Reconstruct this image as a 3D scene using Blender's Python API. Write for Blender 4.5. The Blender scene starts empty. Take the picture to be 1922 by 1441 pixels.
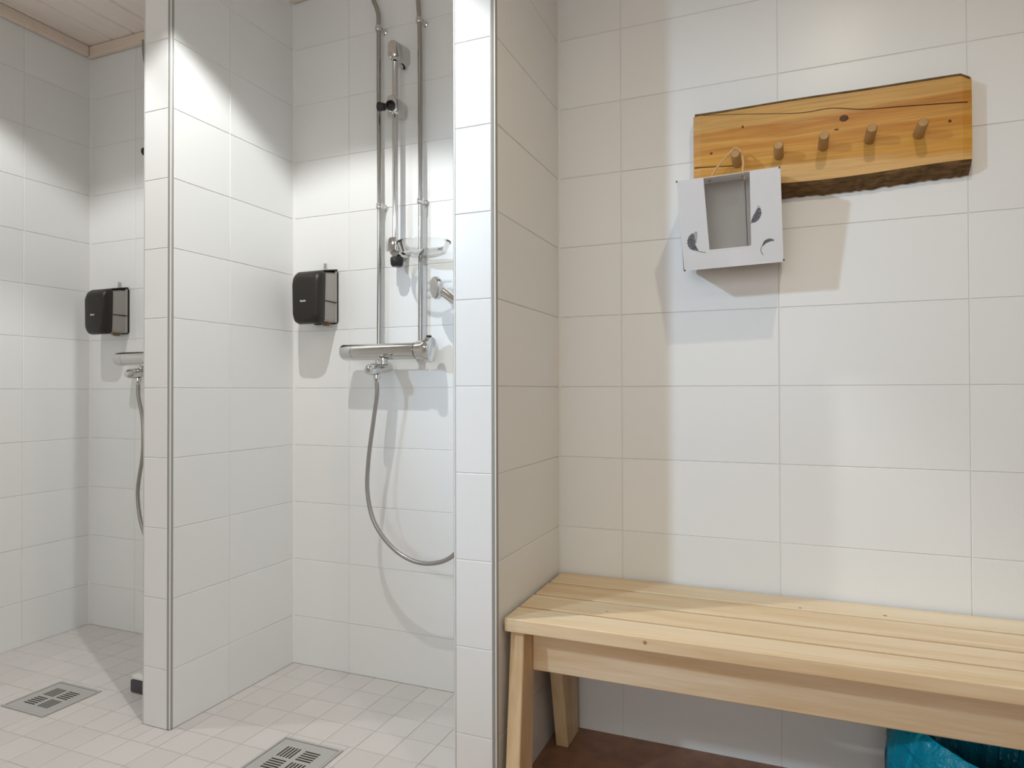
import bpy, bmesh, math, random
from mathutils import Vector, Matrix
random.seed(7)
S = bpy.context.scene
COL = S.collection
PI = math.pi

# ---------------------------------------------------------------- camera
W_, H_, FPX = 1922.0, 1441.0, 1265.4
YAW, PITCH, ROLL = 0.3904, 0.0097, -0.0027
EYE = Vector((0, 0, 0.957))
Fw = Vector((-math.sin(YAW)*math.cos(PITCH), math.cos(YAW)*math.cos(PITCH), math.sin(PITCH)))
Rt0 = Vector((math.cos(YAW), math.sin(YAW), 0)); Up0 = Rt0.cross(Fw)
Rt = Rt0*math.cos(ROLL) + Up0*math.sin(ROLL)
Up = -Rt0*math.sin(ROLL) + Up0*math.cos(ROLL)
cd = bpy.data.cameras.new('camera'); cam = bpy.data.objects.new('camera', cd); COL.objects.link(cam)
cd.sensor_width = 36.0; cd.lens = 36.0*FPX/W_; cd.clip_start = 0.02
cam.matrix_world = Matrix(((Rt.x, Up.x, -Fw.x, EYE.x), (Rt.y, Up.y, -Fw.y, EYE.y), (Rt.z, Up.z, -Fw.z, EYE.z), (0, 0, 0, 1)))
S.camera = cam
def at(x, y, Y):            # photo pixel -> point on the plane at depth Y
    d = Fw + Rt*((x-961)/FPX) - Up*((y-720.5)/FPX)
    return EYE + d*(Y/d.y)

# ---------------------------------------------------------------- world, exposure
wd = bpy.data.worlds.new('world'); S.world = wd; wd.use_nodes = True
wd.node_tree.nodes['Background'].inputs[0].default_value = (.9, .95, 1, 1)
wd.node_tree.nodes['Background'].inputs[1].default_value = 0.2
S.view_settings.view_transform = 'Standard'; S.view_settings.look = 'None'
S.view_settings.exposure = 0.52; S.view_settings.gamma = 1.0; S.view_settings.use_curve_mapping = False
# lamps: (x, y, watts, colour, cone degrees, blend, radius)
ZC = 2.38                   # ceiling
DOWNLIGHTS = [
    (-2.16, 1.12, 17, (.985, 1.0, .985), 112, .28, .010, 'round white downlight in the plank ceiling before the left shower stall'),
    (-1.10, 1.10, 30.5, (.985, 1.0, .985), 109, .22, .010, 'round white downlight in the plank ceiling before the middle shower stall'),
    (0.18, 0.78, 15, (1.0, .89, .66), 165, .9, .018, 'round white downlight in the plank ceiling before the wooden bench'),
]
COOL = (-2.25, -0.90, 2.20, 120, (.58, .78, 1.0), .07, (-.36, 1.66, 1.06), 40, .95)   # x, y, z, watts, colour, radius, aim, cone, blend
FILL_PANELS = [(-1.15, -1.45, 3.5, (1.0, .995, .97)), (.75, -1.05, 3, (1.0, .93, .80))]      # unseen ceiling panels added for fill light: x, y, watts, colour

WINDOW_FILL = (18.5, (.95, .985, 1.0))          # area light added as fill behind an invented window: watts, colour
FILL_WIN = (-1.0, .6, .75, 1.95)              # the invented window behind the camera: x0, x1, z0, z1
# ---------------------------------------------------------------- room dimensions (metres)
YB, YN, YE = 1.915, 1.8515, 1.400        # shower back wall, niche wall, partition ends
XL, XR, YF = -2.675, 1.75, -2.2          # left wall, right wall, wall behind the camera
P1 = (-1.735, -1.625); P2 = (-.725, -.615)
ZJ = [-.0018] + [round(.167+.2*k, 4) for k in range(12)] + [ZC]

# ---------------------------------------------------------------- materials
def nt(name):
    m = bpy.data.materials.new(name); m.use_nodes = True
    return m, m.node_tree, m.node_tree.nodes['Principled BSDF']
def plain(name, col, rough=.5, metal=0., spec=.5, bump=None, var=0., trans=0., ior=1.45, emit=None):
    m, t, b = nt(name)
    b.inputs['Base Color'].default_value = (*col, 1); b.inputs['Roughness'].default_value = rough
    b.inputs['Metallic'].default_value = metal; b.inputs['Specular IOR Level'].default_value = spec
    b.inputs['Transmission Weight'].default_value = trans; b.inputs['IOR'].default_value = ior
    if emit:
        b.inputs['Emission Color'].default_value = (*emit[0], 1); b.inputs['Emission Strength'].default_value = emit[1]
    L = t.links
    if bump or var:
        tc = t.nodes.new('ShaderNodeTexCoord'); mp = t.nodes.new('ShaderNodeMapping')
        sc = bump[0] if bump else (8, 8, 8)
        mp.inputs['Scale'].default_value = sc
        L.new(tc.outputs['Object'], mp.inputs[0])
        n = t.nodes.new('ShaderNodeTexNoise'); n.inputs['Scale'].default_value = 1; n.inputs['Detail'].default_value = 4
        L.new(mp.outputs[0], n.inputs['Vector'])
        if bump:
            bp = t.nodes.new('ShaderNodeBump'); bp.inputs['Strength'].default_value = bump[1]; bp.inputs['Distance'].default_value = bump[2]
            L.new(n.outputs[0], bp.inputs['Height']); L.new(bp.outputs[0], b.inputs['Normal'])
        if var:
            r = t.nodes.new('ShaderNodeMapRange'); r.inputs[1].default_value = .3; r.inputs[2].default_value = .7
            r.inputs[3].default_value = 1-var; r.inputs[4].default_value = 1+var
            L.new(n.outputs[0], r.inputs[0])
            mx = t.nodes.new('ShaderNodeMix'); mx.data_type = 'RGBA'; mx.blend_type = 'MULTIPLY'; mx.inputs[0].default_value = 1
            mx.inputs[6].default_value = (*col, 1); L.new(r.outputs[0], mx.inputs[7]); L.new(mx.outputs[2], b.inputs['Base Color'])
    return m
def tile_mat(name, col, rough, per_tile=.015, sc=(60, 60, 4), bs=.06, bd=.0006):
    m, t, b = nt(name); L = t.links
    oi = t.nodes.new('ShaderNodeObjectInfo'); r = t.nodes.new('ShaderNodeMapRange')
    r.inputs[3].default_value = 1-per_tile; r.inputs[4].default_value = 1+per_tile
    L.new(oi.outputs['Random'], r.inputs[0])
    mx = t.nodes.new('ShaderNodeMix'); mx.data_type = 'RGBA'; mx.blend_type = 'MULTIPLY'; mx.inputs[0].default_value = 1
    mx.inputs[6].default_value = (*col, 1); L.new(r.outputs[0], mx.inputs[7]); L.new(mx.outputs[2], b.inputs['Base Color'])
    b.inputs['Roughness'].default_value = rough; b.inputs['Specular IOR Level'].default_value = .45
    tc = t.nodes.new('ShaderNodeTexCoord'); mp = t.nodes.new('ShaderNodeMapping'); mp.inputs['Scale'].default_value = sc
    L.new(tc.outputs['Object'], mp.inputs[0])
    n = t.nodes.new('ShaderNodeTexNoise'); n.inputs['Scale'].default_value = 1; n.inputs['Detail'].default_value = 3
    L.new(mp.outputs[0], n.inputs['Vector'])
    bp = t.nodes.new('ShaderNodeBump'); bp.inputs['Strength'].default_value = bs; bp.inputs['Distance'].default_value = bd
    L.new(n.outputs[0], bp.inputs['Height']); L.new(bp.outputs[0], b.inputs['Normal'])
    return m
def wood(name, c0, c1, axis='X', ring=22., rough=.55, knots=None, stretch=16., seed=True, kcol=(.16, .06, .02)):
    """grain stretched along one local axis; c0/c1 early and late wood"""
    m, t, b = nt(name); L = t.links
    tc = t.nodes.new('ShaderNodeTexCoord'); mp = t.nodes.new('ShaderNodeMapping')
    sc = [ring, ring, ring]; sc['XYZ'.index(axis)] = ring/stretch; mp.inputs['Scale'].default_value = sc
    L.new(tc.outputs['Object'], mp.inputs[0])
    if seed:
        oi = t.nodes.new('ShaderNodeObjectInfo'); mu = t.nodes.new('ShaderNodeMath'); mu.operation = 'MULTIPLY'; mu.inputs[1].default_value = 37.
        L.new(oi.outputs['Random'], mu.inputs[0]); L.new(mu.outputs[0], mp.inputs['Location'])
    n = t.nodes.new('ShaderNodeTexNoise'); n.inputs['Scale'].default_value = 1; n.inputs['Detail'].default_value = 6; n.inputs['Distortion'].default_value = .6
    L.new(mp.outputs[0], n.inputs['Vector'])
    f = t.nodes.new('ShaderNodeTexNoise'); f.inputs['Scale'].default_value = 9; f.inputs['Detail'].default_value = 3
    L.new(mp.outputs[0], f.inputs['Vector'])
    ad = t.nodes.new('ShaderNodeMath'); ad.operation = 'MULTIPLY_ADD'; ad.inputs[1].default_value = .35
    L.new(f.outputs[0], ad.inputs[0]); L.new(n.outputs[0], ad.inputs[2])
    cr = t.nodes.new('ShaderNodeValToRGB'); cr.color_ramp.elements[0].position = .42; cr.color_ramp.elements[1].position = .95
    cr.color_ramp.elements[0].color = (*c0, 1); cr.color_ramp.elements[1].color = (*c1, 1)
    L.new(ad.outputs[0], cr.inputs[0]); L.new(cr.outputs[0], b.inputs['Base Color'])
    b.inputs['Roughness'].default_value = rough
    bp = t.nodes.new('ShaderNodeBump'); bp.inputs['Strength'].default_value = .15; bp.inputs['Distance'].default_value = .001
    L.new(ad.outputs[0], bp.inputs['Height']); L.new(bp.outputs[0], b.inputs['Normal'])
    return m

M = {}
M['tile'] = tile_mat('white_wall_tile', (.815, .82, .81), .33)
M['grout'] = plain('light_grout', (.77, .76, .735), .9, bump=((300, 300, 300), .2, .0004))
M['floor_tile'] = tile_mat('pale_floor_tile', (.64, .607, .588), .5, .03, (40, 40, 40), .1, .0008)
M['floor_grout'] = plain('grey_floor_grout', (.56, .53, .505), .95)
M['brown'] = plain('brown_floor', (.30, .155, .098), .48, bump=((25, 25, 25), .15, .001), var=.18)
M['seal'] = plain('white_silicone', (.80, .79, .76), .45)
M['alu'] = plain('aluminium_trim', (.36, .36, .34), .55, .25, .3)
M['wtrim'] = plain('pale_trim', (.72, .71, .68), .4, .2)
M['plaster'] = plain('painted_wall', (.80, .78, .74), .8, bump=((60, 60, 60), .1, .001))
M['ceil'] = wood('ceiling_plank', (.88, .77, .68), (.94, .86, .79), 'Y', 14, .6, stretch=22)
M['ctrim'] = wood('ceiling_trim_wood', (.72, .60, .50), (.82, .71, .61), 'X', 14, .6, stretch=18)
M['gap'] = plain('dark_gap', (.10, .07, .05), .9)
M['chrome'] = plain('chrome', (.64, .635, .62), .09, 1.)
M['pipe'] = plain('chrome_pipe', (.42, .405, .38), .16, 1.)
M['hose'] = plain('grey_hose', (.36, .34, .32), .32, .75, bump=((1, 1, 900), .3, .0006))
M['black'] = plain('black_plastic', (.018, .016, .014), .35)
M['bdark'] = plain('dark_brown_plastic', (.017, .014, .010), .42, bump=((200, 200, 200), .05, .0003))
M['smoke'] = plain('smoky_plastic', (.42, .39, .36), .22, trans=.15)
M['amber'] = plain('amber_plastic', (.16, .09, .04), .3)
M['white'] = plain('white_print', (.85, .84, .80), .5)
M['steel'] = plain('brushed_steel', (.58, .575, .56), .42, .6, bump=((4, 200, 200), .1, .0004))
M['hole'] = plain('drain_slot_dark', (.05, .04, .035), .9)
M['bench'] = wood('pale_bench_wood', (.70, .48, .25), (.90, .77, .57), 'X', 18, .5, stretch=18)
M['benchknot'] = plain('bench_knot', (.42, .23, .10), .55)
M['benchz'] = wood('pale_bench_leg_wood', (.64, .43, .21), (.84, .67, .44), 'Z', 18, .5, stretch=14)
M['card'] = plain('white_card', (.88, .88, .90), .55, bump=((80, 80, 80), .05, .0006))
def translucent(m, col, f):
    t = m.node_tree; b = t.nodes['Principled BSDF']; o = t.nodes['Material Output']
    tl = t.nodes.new('ShaderNodeBsdfTranslucent'); tl.inputs[0].default_value = (*col, 1); mx = t.nodes.new('ShaderNodeMixShader'); mx.inputs[0].default_value = f
    t.links.new(b.outputs[0], mx.inputs[1]); t.links.new(tl.outputs[0], mx.inputs[2]); t.links.new(mx.outputs[0], o.inputs[0])
translucent(M['card'], (.85, .84, .82), .28)
M['cardin'] = plain('grey_card_inside', (.80, .78, .74), .75)
M['twine'] = plain('natural_twine', (.62, .40, .20), .85)
M['print'] = plain('grey_feather_print', (.12, .125, .14), .6, bump=((90, 90, 260), .0, .0001), var=.5)
M['print2'] = plain('pale_feather_print', (.42, .43, .46), .6, var=.3)
M['bark'] = plain('dark_bark', (.135, .075, .026), .85, bump=((30, 120, 120), .9, .004), var=.55)
M['peg'] = wood('peg_wood', (.36, .19, .06), (.50, .30, .12), 'Y', 20, .5, stretch=8)
M['knot'] = plain('dark_knot', (.10, .035, .012), .6, bump=((300, 300, 300), .2, .001), var=.4)
M['bin'] = plain('blue_bin_plastic', (.02, .10, .22), .4)
M['squeegee'] = plain('dark_violet_grey_plastic', (.060, .052, .070), .45)
M['lens'] = plain('lamp_lens', (.9, .9, .85), .4, emit=((1, .93, .82), 6))
M['fillpanel'] = plain('fill_panel_diffuser', (.9, .9, .88), .5, emit=((1, .96, .9), 1.5))  # glowing face of the added fill panels
M['lenscool'] = plain('cool_lamp_lens', (.9, .9, .9), .4, emit=((.75, .86, 1), 6))
M['lampwhite'] = plain('white_lamp_metal', (.8, .8, .78), .4)
def mat_clear():
    m, t, b = nt('clear_plastic'); t.nodes.remove(b); L = t.links
    out = t.nodes['Material Output']
    tr = t.nodes.new('ShaderNodeBsdfTransparent'); tr.inputs[0].default_value = (.97, .97, .965, 1)
    gl = t.nodes.new('ShaderNodeBsdfGlossy'); gl.inputs['Roughness'].default_value = .08
    fr = t.nodes.new('ShaderNodeFresnel'); fr.inputs[0].default_value = 1.28
    ad = t.nodes.new('ShaderNodeMath'); ad.operation = 'ADD'; ad.inputs[1].default_value = .03
    mx = t.nodes.new('ShaderNodeMixShader'); L.new(fr.outputs[0], ad.inputs[0]); L.new(ad.outputs[0], mx.inputs[0])
    df = t.nodes.new('ShaderNodeBsdfTranslucent'); df.inputs[0].default_value = (.9, .9, .9, 1); m0 = t.nodes.new('ShaderNodeMixShader'); m0.inputs[0].default_value = .05
    L.new(tr.outputs[0], m0.inputs[1]); L.new(df.outputs[0], m0.inputs[2]); L.new(m0.outputs[0], mx.inputs[1]); L.new(gl.outputs[0], mx.inputs[2]); L.new(mx.outputs[0], out.inputs[0])
    return m
M['clear'] = mat_clear()
M['pane'] = M['clear']
def mat_liner():
    m, t, b = nt('blue_bag_film'); L = t.links
    b.inputs['Base Color'].default_value = (.0, .40, .60, 1); b.inputs['Roughness'].default_value = .22
    tc = t.nodes.new('ShaderNodeTexCoord'); vo = t.nodes.new('ShaderNodeTexNoise'); vo.inputs['Scale'].default_value = 22; vo.inputs['Detail'].default_value = 3; vo.inputs['Distortion'].default_value = 1.5
    bp = t.nodes.new('ShaderNodeBump'); bp.inputs['Strength'].default_value = .9; bp.inputs['Distance'].default_value = .012
    L.new(tc.outputs['Object'], vo.inputs['Vector']); L.new(vo.outputs[0], bp.inputs['Height']); L.new(bp.outputs[0], b.inputs['Normal'])
    tl = t.nodes.new('ShaderNodeBsdfTranslucent'); tl.inputs[0].default_value = (.02, .70, .92, 1)
    mx = t.nodes.new('ShaderNodeMixShader'); mx.inputs[0].default_value = .35
    out = t.nodes['Material Output']
    L.new(b.outputs[0], mx.inputs[1]); L.new(tl.outputs[0], mx.inputs[2]); L.new(mx.outputs[0], out.inputs[0])
    return m
M['liner'] = mat_liner()
def mat_board():
    """orange heartwood band between paler sapwood, cracks along the grain"""
    m, t, b = nt('varnished_pine_board'); L = t.links
    tc = t.nodes.new('ShaderNodeTexCoord'); sp = t.nodes.new('ShaderNodeSeparateXYZ'); L.new(tc.outputs['Object'], sp.inputs[0])
    mp = t.nodes.new('ShaderNodeMapping'); mp.inputs['Scale'].default_value = (2.2, 8, 26); L.new(tc.outputs['Object'], mp.inputs[0])
    n = t.nodes.new('ShaderNodeTexNoise'); n.inputs['Scale'].default_value = 1; n.inputs['Detail'].default_value = 6; n.inputs['Distortion'].default_value = .4
    L.new(mp.outputs[0], n.inputs['Vector'])
    mp2 = t.nodes.new('ShaderNodeMapping'); mp2.inputs['Scale'].default_value = (6, 30, 190); L.new(tc.outputs['Object'], mp2.inputs[0])
    n2 = t.nodes.new('ShaderNodeTexNoise'); n2.inputs['Scale'].default_value = 1; n2.inputs['Detail'].default_value = 3; n2.inputs['Distortion'].default_value = .5
    L.new(mp2.outputs[0], n2.inputs['Vector'])
    # band position: distance of z from a wavy heart line
    wv = t.nodes.new('ShaderNodeMath'); wv.operation = 'MULTIPLY_ADD'; wv.inputs[1].default_value = .11
    L.new(n.outputs[0], wv.inputs[0]); L.new(sp.outputs['Z'], wv.inputs[2])          # z + .11*noise
    cr = t.nodes.new('ShaderNodeValToRGB'); e = cr.color_ramp.elements
    mr = t.nodes.new('ShaderNodeMapRange'); mr.inputs[1].default_value = .03; mr.inputs[2].default_value = .28
    L.new(wv.outputs[0], mr.inputs[0]); L.new(mr.outputs[0], cr.inputs[0])
    e[0].position = 0; e[0].color = (.66, .40, .15, 1); e[1].position = 1; e[1].color = (.52, .29, .075, 1)
    for p, c in ((.24, (.67, .40, .14, 1)), (.32, (.58, .27, .030, 1)), (.46, (.64, .32, .045, 1)), (.57, (.50, .195, .014, 1)), (.64, (.63, .32, .06, 1)), (.73, (.47, .18, .016, 1)), (.80, (.60, .33, .085, 1))):
        q = e.new(p); q.color = c
    mx = t.nodes.new('ShaderNodeMix'); mx.data_type = 'RGBA'; mx.blend_type = 'MULTIPLY'; mx.inputs[0].default_value = .55
    r2 = t.nodes.new('ShaderNodeMapRange'); r2.inputs[1].default_value = .25; r2.inputs[2].default_value = .6; r2.inputs[3].default_value = .55; r2.inputs[4].default_value = 1.08
    L.new(n2.outputs[0], r2.inputs[0]); L.new(cr.outputs[0], mx.inputs[6]); L.new(r2.outputs[0], mx.inputs[7])
    L.new(mx.outputs[2], b.inputs['Base Color']); b.inputs['Roughness'].default_value = .42
    return m
M['board'] = mat_board()

# ---------------------------------------------------------------- mesh helpers
def finish(name, bm, mat, parent=None, smooth=False, loc=None):
    me = bpy.data.meshes.new(name); bmesh.ops.recalc_face_normals(bm, faces=bm.faces); bm.to_mesh(me); bm.free()
    me.materials.append(M[mat] if isinstance(mat, str) else mat)
    if smooth:
        for p in me.polygons: p.use_smooth = True
        try: me.set_sharp_from_angle(angle=math.radians(38))
        except Exception: pass
    o = bpy.data.objects.new(name, me); COL.objects.link(o)
    if loc is not None: o.location = loc
    if parent: o.parent = parent
    return o
def tag(o, label=None, cat=None, group=None, kind=None):
    if label: o['label'] = label
    if cat: o['category'] = cat
    if group: o['group'] = group
    if kind: o['kind'] = kind
    return o
def empty(name, loc=(0, 0, 0)):
    o = bpy.data.objects.new(name, None); COL.objects.link(o); o.location = loc; o.empty_display_size = .05
    return o
def box(bm, x0, x1, y0, y1, z0, z1, bev=0., seg=1):
    r = bmesh.ops.create_cube(bm, size=1); vs = r['verts']
    for v in vs: v.co = Vector(((x0+x1)/2+v.co.x*(x1-x0), (y0+y1)/2+v.co.y*(y1-y0), (z0+z1)/2+v.co.z*(z1-z0)))
    if bev:
        es = list({e for v in vs for e in v.link_edges})
        bmesh.ops.bevel(bm, geom=es, offset=bev, segments=seg, affect='EDGES', profile=.5)
def rings(bm, rr, cap=True, closed=False):
    """skin a list of equal-length rings of points"""
    R = [[bm.verts.new(p) for p in r] for r in rr]; n = len(R[0])
    for a, b in zip(R, R[1:] + ([R[0]] if closed else [])):
        for i in range(n):
            bm.faces.new((a[i], a[(i+1) % n], b[(i+1) % n], b[i]))
    if cap and not closed:
        bm.faces.new(R[0][::-1]); bm.faces.new(R[-1])
    return R
def circ(c, ax, r, n=20, up=None):
    ax = Vector(ax).normalized(); up = Vector(up) if up else (Vector((0, 0, 1)) if abs(ax.z) < .9 else Vector((1, 0, 0)))
    a = ax.cross(up).normalized(); b = a.cross(ax)
    return [Vector(c)+a*(r*math.cos(2*PI*i/n))+b*(r*math.sin(2*PI*i/n)) for i in range(n)]
def lathe(bm, p0, ax, prof, n=24):
    """prof: (distance along axis, radius)"""
    ax = Vector(ax).normalized(); rings(bm, [circ(Vector(p0)+ax*d, ax, max(r, 1e-4), n) for d, r in prof])
def cyl(bm, a, b, r0, r1=None, n=20):
    a = Vector(a); b = Vector(b); lathe(bm, a, b-a, [(0, r0), ((b-a).length, r0 if r1 is None else r1)], n)
def smoothpath(P, k=8):
    P = [Vector(p) for p in P]; out = []
    Q = [P[0]*2-P[1]] + P + [P[-1]*2-P[-2]]
    for i in range(1, len(Q)-2):
        a, b, c, d = Q[i-1:i+3]
        for j in range(k):
            t = j/k
            out.append(.5*((2*b)+(c-a)*t+(2*a-5*b+4*c-d)*t*t+(3*b-a-3*c+d)*t*t*t))
    out.append(P[-1]); return out
def tube(bm, P, r, n=12):
    P = [Vector(p) for p in P]; rr = []
    T = [(P[min(i+1, len(P)-1)]-P[max(i-1, 0)]).normalized() for i in range(len(P))]
    u = T[0].orthogonal().normalized()
    for i, p in enumerate(P):
        u = (u - T[i]*u.dot(T[i])).normalized(); v = T[i].cross(u)
        q = r(i/(len(P)-1)) if callable(r) else r
        rr.append([p+u*(q*math.cos(2*PI*k/n))+v*(q*math.sin(2*PI*k/n)) for k in range(n)])
    rings(bm, rr)
def rrect(w, h, r, n=5):
    """rounded rectangle outline in 2D, centred"""
    o = []
    for cx, cy, a0 in ((w/2-r, h/2-r, 0), (-w/2+r, h/2-r, PI/2), (-w/2+r, -h/2+r, PI), (w/2-r, -h/2+r, 1.5*PI)):
        for i in range(n+1):
            a = a0+PI/2*i/n; o.append((cx+r*math.cos(a), cy+r*math.sin(a)))
    return o
def copy_tree(o, parent=None):
    c = o.copy(); COL.objects.link(c); c.parent = parent
    for ch in list(o.children): copy_tree(ch, c)
    return c

# ---------------------------------------------------------------- tiles
_tm = {}
def tile_mesh(w, h, key, chamfer=.0011, proud=.0018):
    k = (round(w, 4), round(h, 4), key)
    if k in _tm: return _tm[k]
    x, z = w/2, h/2; c = chamfer; e = .0006
    V = [(-x, e, -z), (x, e, -z), (x, e, z), (-x, e, z), (-x, -proud+c, -z), (x, -proud+c, -z), (x, -proud+c, z), (-x, -proud+c, z),
         (-x+c, -proud, -z+c), (x-c, -proud, -z+c), (x-c, -proud, z-c), (-x+c, -proud, z-c)]
    Fc = [(0, 3, 2, 1), (8, 9, 10, 11)]
    for i in range(4):
        j = (i+1) % 4; Fc += [(i, j, 4+j, 4+i), (4+i, 4+j, 8+j, 8+i)]
    me = bpy.data.meshes.new('tile'); me.from_pydata(V, [], Fc); me.materials.append(M[key]); me.update()
    _tm[k] = me; return me
def put_tile(parent, c, ux, nrm, w, h, key, gap=.0017, jit=.0012, name='tile'):
    """tile centred at c on the grout face; ux along its width, nrm its outward normal"""
    ux = Vector(ux); n = Vector(nrm); vz = ux.cross(-n)
    rot = Matrix((( ux.x, -n.x, vz.x), (ux.y, -n.y, vz.y), (ux.z, -n.z, vz.z)))
    j = Matrix.Rotation(random.uniform(-jit, jit), 3, 'X') @ Matrix.Rotation(random.uniform(-jit, jit), 3, 'Z')
    o = bpy.data.objects.new(name, tile_mesh(w-gap, h-gap, key)); COL.objects.link(o)
    o.matrix_world = Matrix.Translation(c) @ (rot @ j).to_4x4(); o.parent = parent
    return o
PR = .0018
def tile_face(parent, axis, plane, nrm, uj, zj=ZJ, key='tile'):
    """axis: 'X' or 'Y' direction of the width; plane: coordinate of the tile faces; uj, zj: joint positions"""
    for a, b in zip(uj, uj[1:]):
        for z0, z1 in zip(zj, zj[1:]):
            if z1-z0 < .02 or b-a < .012: continue
            s = nrm[1] if axis == 'X' else nrm[0]
            g = plane - s*PR
            c = Vector(((a+b)/2, g, (z0+z1)/2)) if axis == 'X' else Vector((g, (a+b)/2, (z0+z1)/2))
            ux = Vector(nrm).cross(Vector((0, 0, -1)))
            put_tile(parent, c, ux, nrm, b-a, z1-z0, key)
def wallbox(name, x0, x1, y0, y1, z0=0, z1=ZC, mat='grout', parent=None):
    bm = bmesh.new(); box(bm, x0, x1, y0, y1, z0, z1); o = finish(name, bm, mat, parent)
    if not parent: o['kind'] = 'structure'
    return o

# walls --------------------------------------------------------------
wl = wallbox('wall_left', XL-.12, XL-PR, YF, YB+.10)
tag(wl, 'white tiled left wall of the left shower stall')
tile_face(wl, 'Y', XL, (1, 0, 0), [-.75, -.35, .05, .45, .85, 1.25, 1.65, YB])
wb = wallbox('wall_back', XL-PR, -.67, YB+PR, YB+.10)
tag(wb, 'white tiled back wall of the two shower stalls')
tile_face(wb, 'X', YB, (0, -1, 0), [XL, -2.415, -2.015, P1[0]])
tile_face(wb, 'X', YB, (0, -1, 0), [P1[1], -1.389, -.989, P2[0]])
wn = wallbox('wall_niche', -.67, XR, YN+PR, YB+.10)
tag(wn, 'white tiled wall behind the wooden bench and coat rack')
tile_face(wn, 'X', YN, (0, -1, 0), [P2[1], -.4314, -.0232, .3881, .797, 1.206, 1.615, XR])

def trim_quarter(parent, cx, cy, r, sx, mat):
    """vertical quarter-round edge profile; sx=+1 rounds the +X/-Y corner"""
    bm = bmesh.new(); n = 6
    pts = [(cx, cy)] + [(cx+sx*r*math.cos(PI/2*i/n), cy-r*math.sin(PI/2*i/n)) for i in range(n+1)]
    rings(bm, [[Vector((x, y, z)) for x, y in pts] for z in (0.001, ZC)])
    return finish('edge_trim', bm, mat, parent, smooth=True)
def partition(name, label, x0, x1, yback_l, yback_r, joint_l, joint_r):
    o = wallbox(name, x0+PR, x1-PR, YE+PR, max(yback_l, yback_r)+PR)
    tag(o, label)
    rR, rL = .0105, .006
    tile_face(o, 'X', YE, (0, -1, 0), [x0+rL, x1-rR])
    tile_face(o, 'Y', x1, (1, 0, 0), [YE+rR]+joint_r+[yback_r])
    tile_face(o, 'Y', x0, (-1, 0, 0), [YE+rL]+joint_l+[yback_l])
    t = trim_quarter(o, x1-rR, YE+rR, rR, 1, 'alu'); t['label'] = 'grey metal edge profile'
    trim_quarter(o, x0+rL, YE+rL, rL, -1, 'wtrim')
    return o
pa = partition('wall_partition_left', 'white tiled partition between the two shower stalls', P1[0], P1[1], YB, YB, [1.62], [1.62])
pb = partition('wall_partition_right', 'white tiled partition between the middle stall and the bench', P2[0], P2[1], YB, YN, [1.62], [])
for par, x, y, sx in ((wb, XL, YB, 1), (wb, P1[0], YB, -1), (wb, P1[1], YB, 1), (wb, P2[0], YB, -1), (wn, P2[1], YN, 1)):
    bm = bmesh.new(); a = .006
    rings(bm, [[Vector((x, y, z)), Vector((x+sx*a, y, z)), Vector((x+sx*a*.4, y-a*.4, z)), Vector((x, y-a, z))] for z in (.001, ZC)])
    finish('corner_seal', bm, 'seal', par)
wr = wallbox('wall_right', XR, XR+.12, YF, YB+.10, mat='plaster'); tag(wr, 'plain painted wall at the far right outside the picture')
bm = bmesh.new()
for q in ((XL-.12, FILL_WIN[0], 0, ZC), (FILL_WIN[1], XR+.12, 0, ZC), (FILL_WIN[0], FILL_WIN[1], 0, FILL_WIN[2]), (FILL_WIN[0], FILL_WIN[1], FILL_WIN[3], ZC)): box(bm, q[0], q[1], YF-.12, YF, q[2], q[3])
wf = tag(finish('wall_front', bm, 'plaster'), 'plain painted wall behind the photographer with a window added for fill light', kind='structure')
wi = tag(empty('fill_window_1', ((FILL_WIN[0]+FILL_WIN[1])/2, YF-.06, FILL_WIN[2])), 'unseen white framed window added behind the photographer for fill light', kind='structure')
ww, wh = (FILL_WIN[1]-FILL_WIN[0])/2, FILL_WIN[3]-FILL_WIN[2]
bm = bmesh.new()
for q in ((-ww, ww, 0, .05), (-ww, ww, wh-.05, wh), (-ww, -ww+.05, .05, wh-.05), (ww-.05, ww, .05, wh-.05), (-.025, .025, .05, wh-.05)): box(bm, q[0], q[1], -.03, .03, q[2], q[3], .003)
finish('fill_window_frame', bm, 'lampwhite', wi)
for a, b in ((-ww+.0505, -.0255), (.0255, ww-.0505)):
    bm = bmesh.new(); box(bm, a, b, -.003, .003, .0505, wh-.0505); finish('pane', bm, 'pane', wi)
ld = bpy.data.lights.new('window_fill', 'AREA'); ld.shape = 'RECTANGLE'; ld.size = 2*ww-.1; ld.size_y = wh-.1; ld.energy = WINDOW_FILL[0]; ld.color = WINDOW_FILL[1]  # added area light, brightens the low parts through the invented window
lo = bpy.data.objects.new('window_fill', ld); COL.objects.link(lo); lo.location = (wi.location.x, YF-.16, (FILL_WIN[2]+FILL_WIN[3])/2); lo.rotation_euler = (PI/2, 0, 0)

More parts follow.
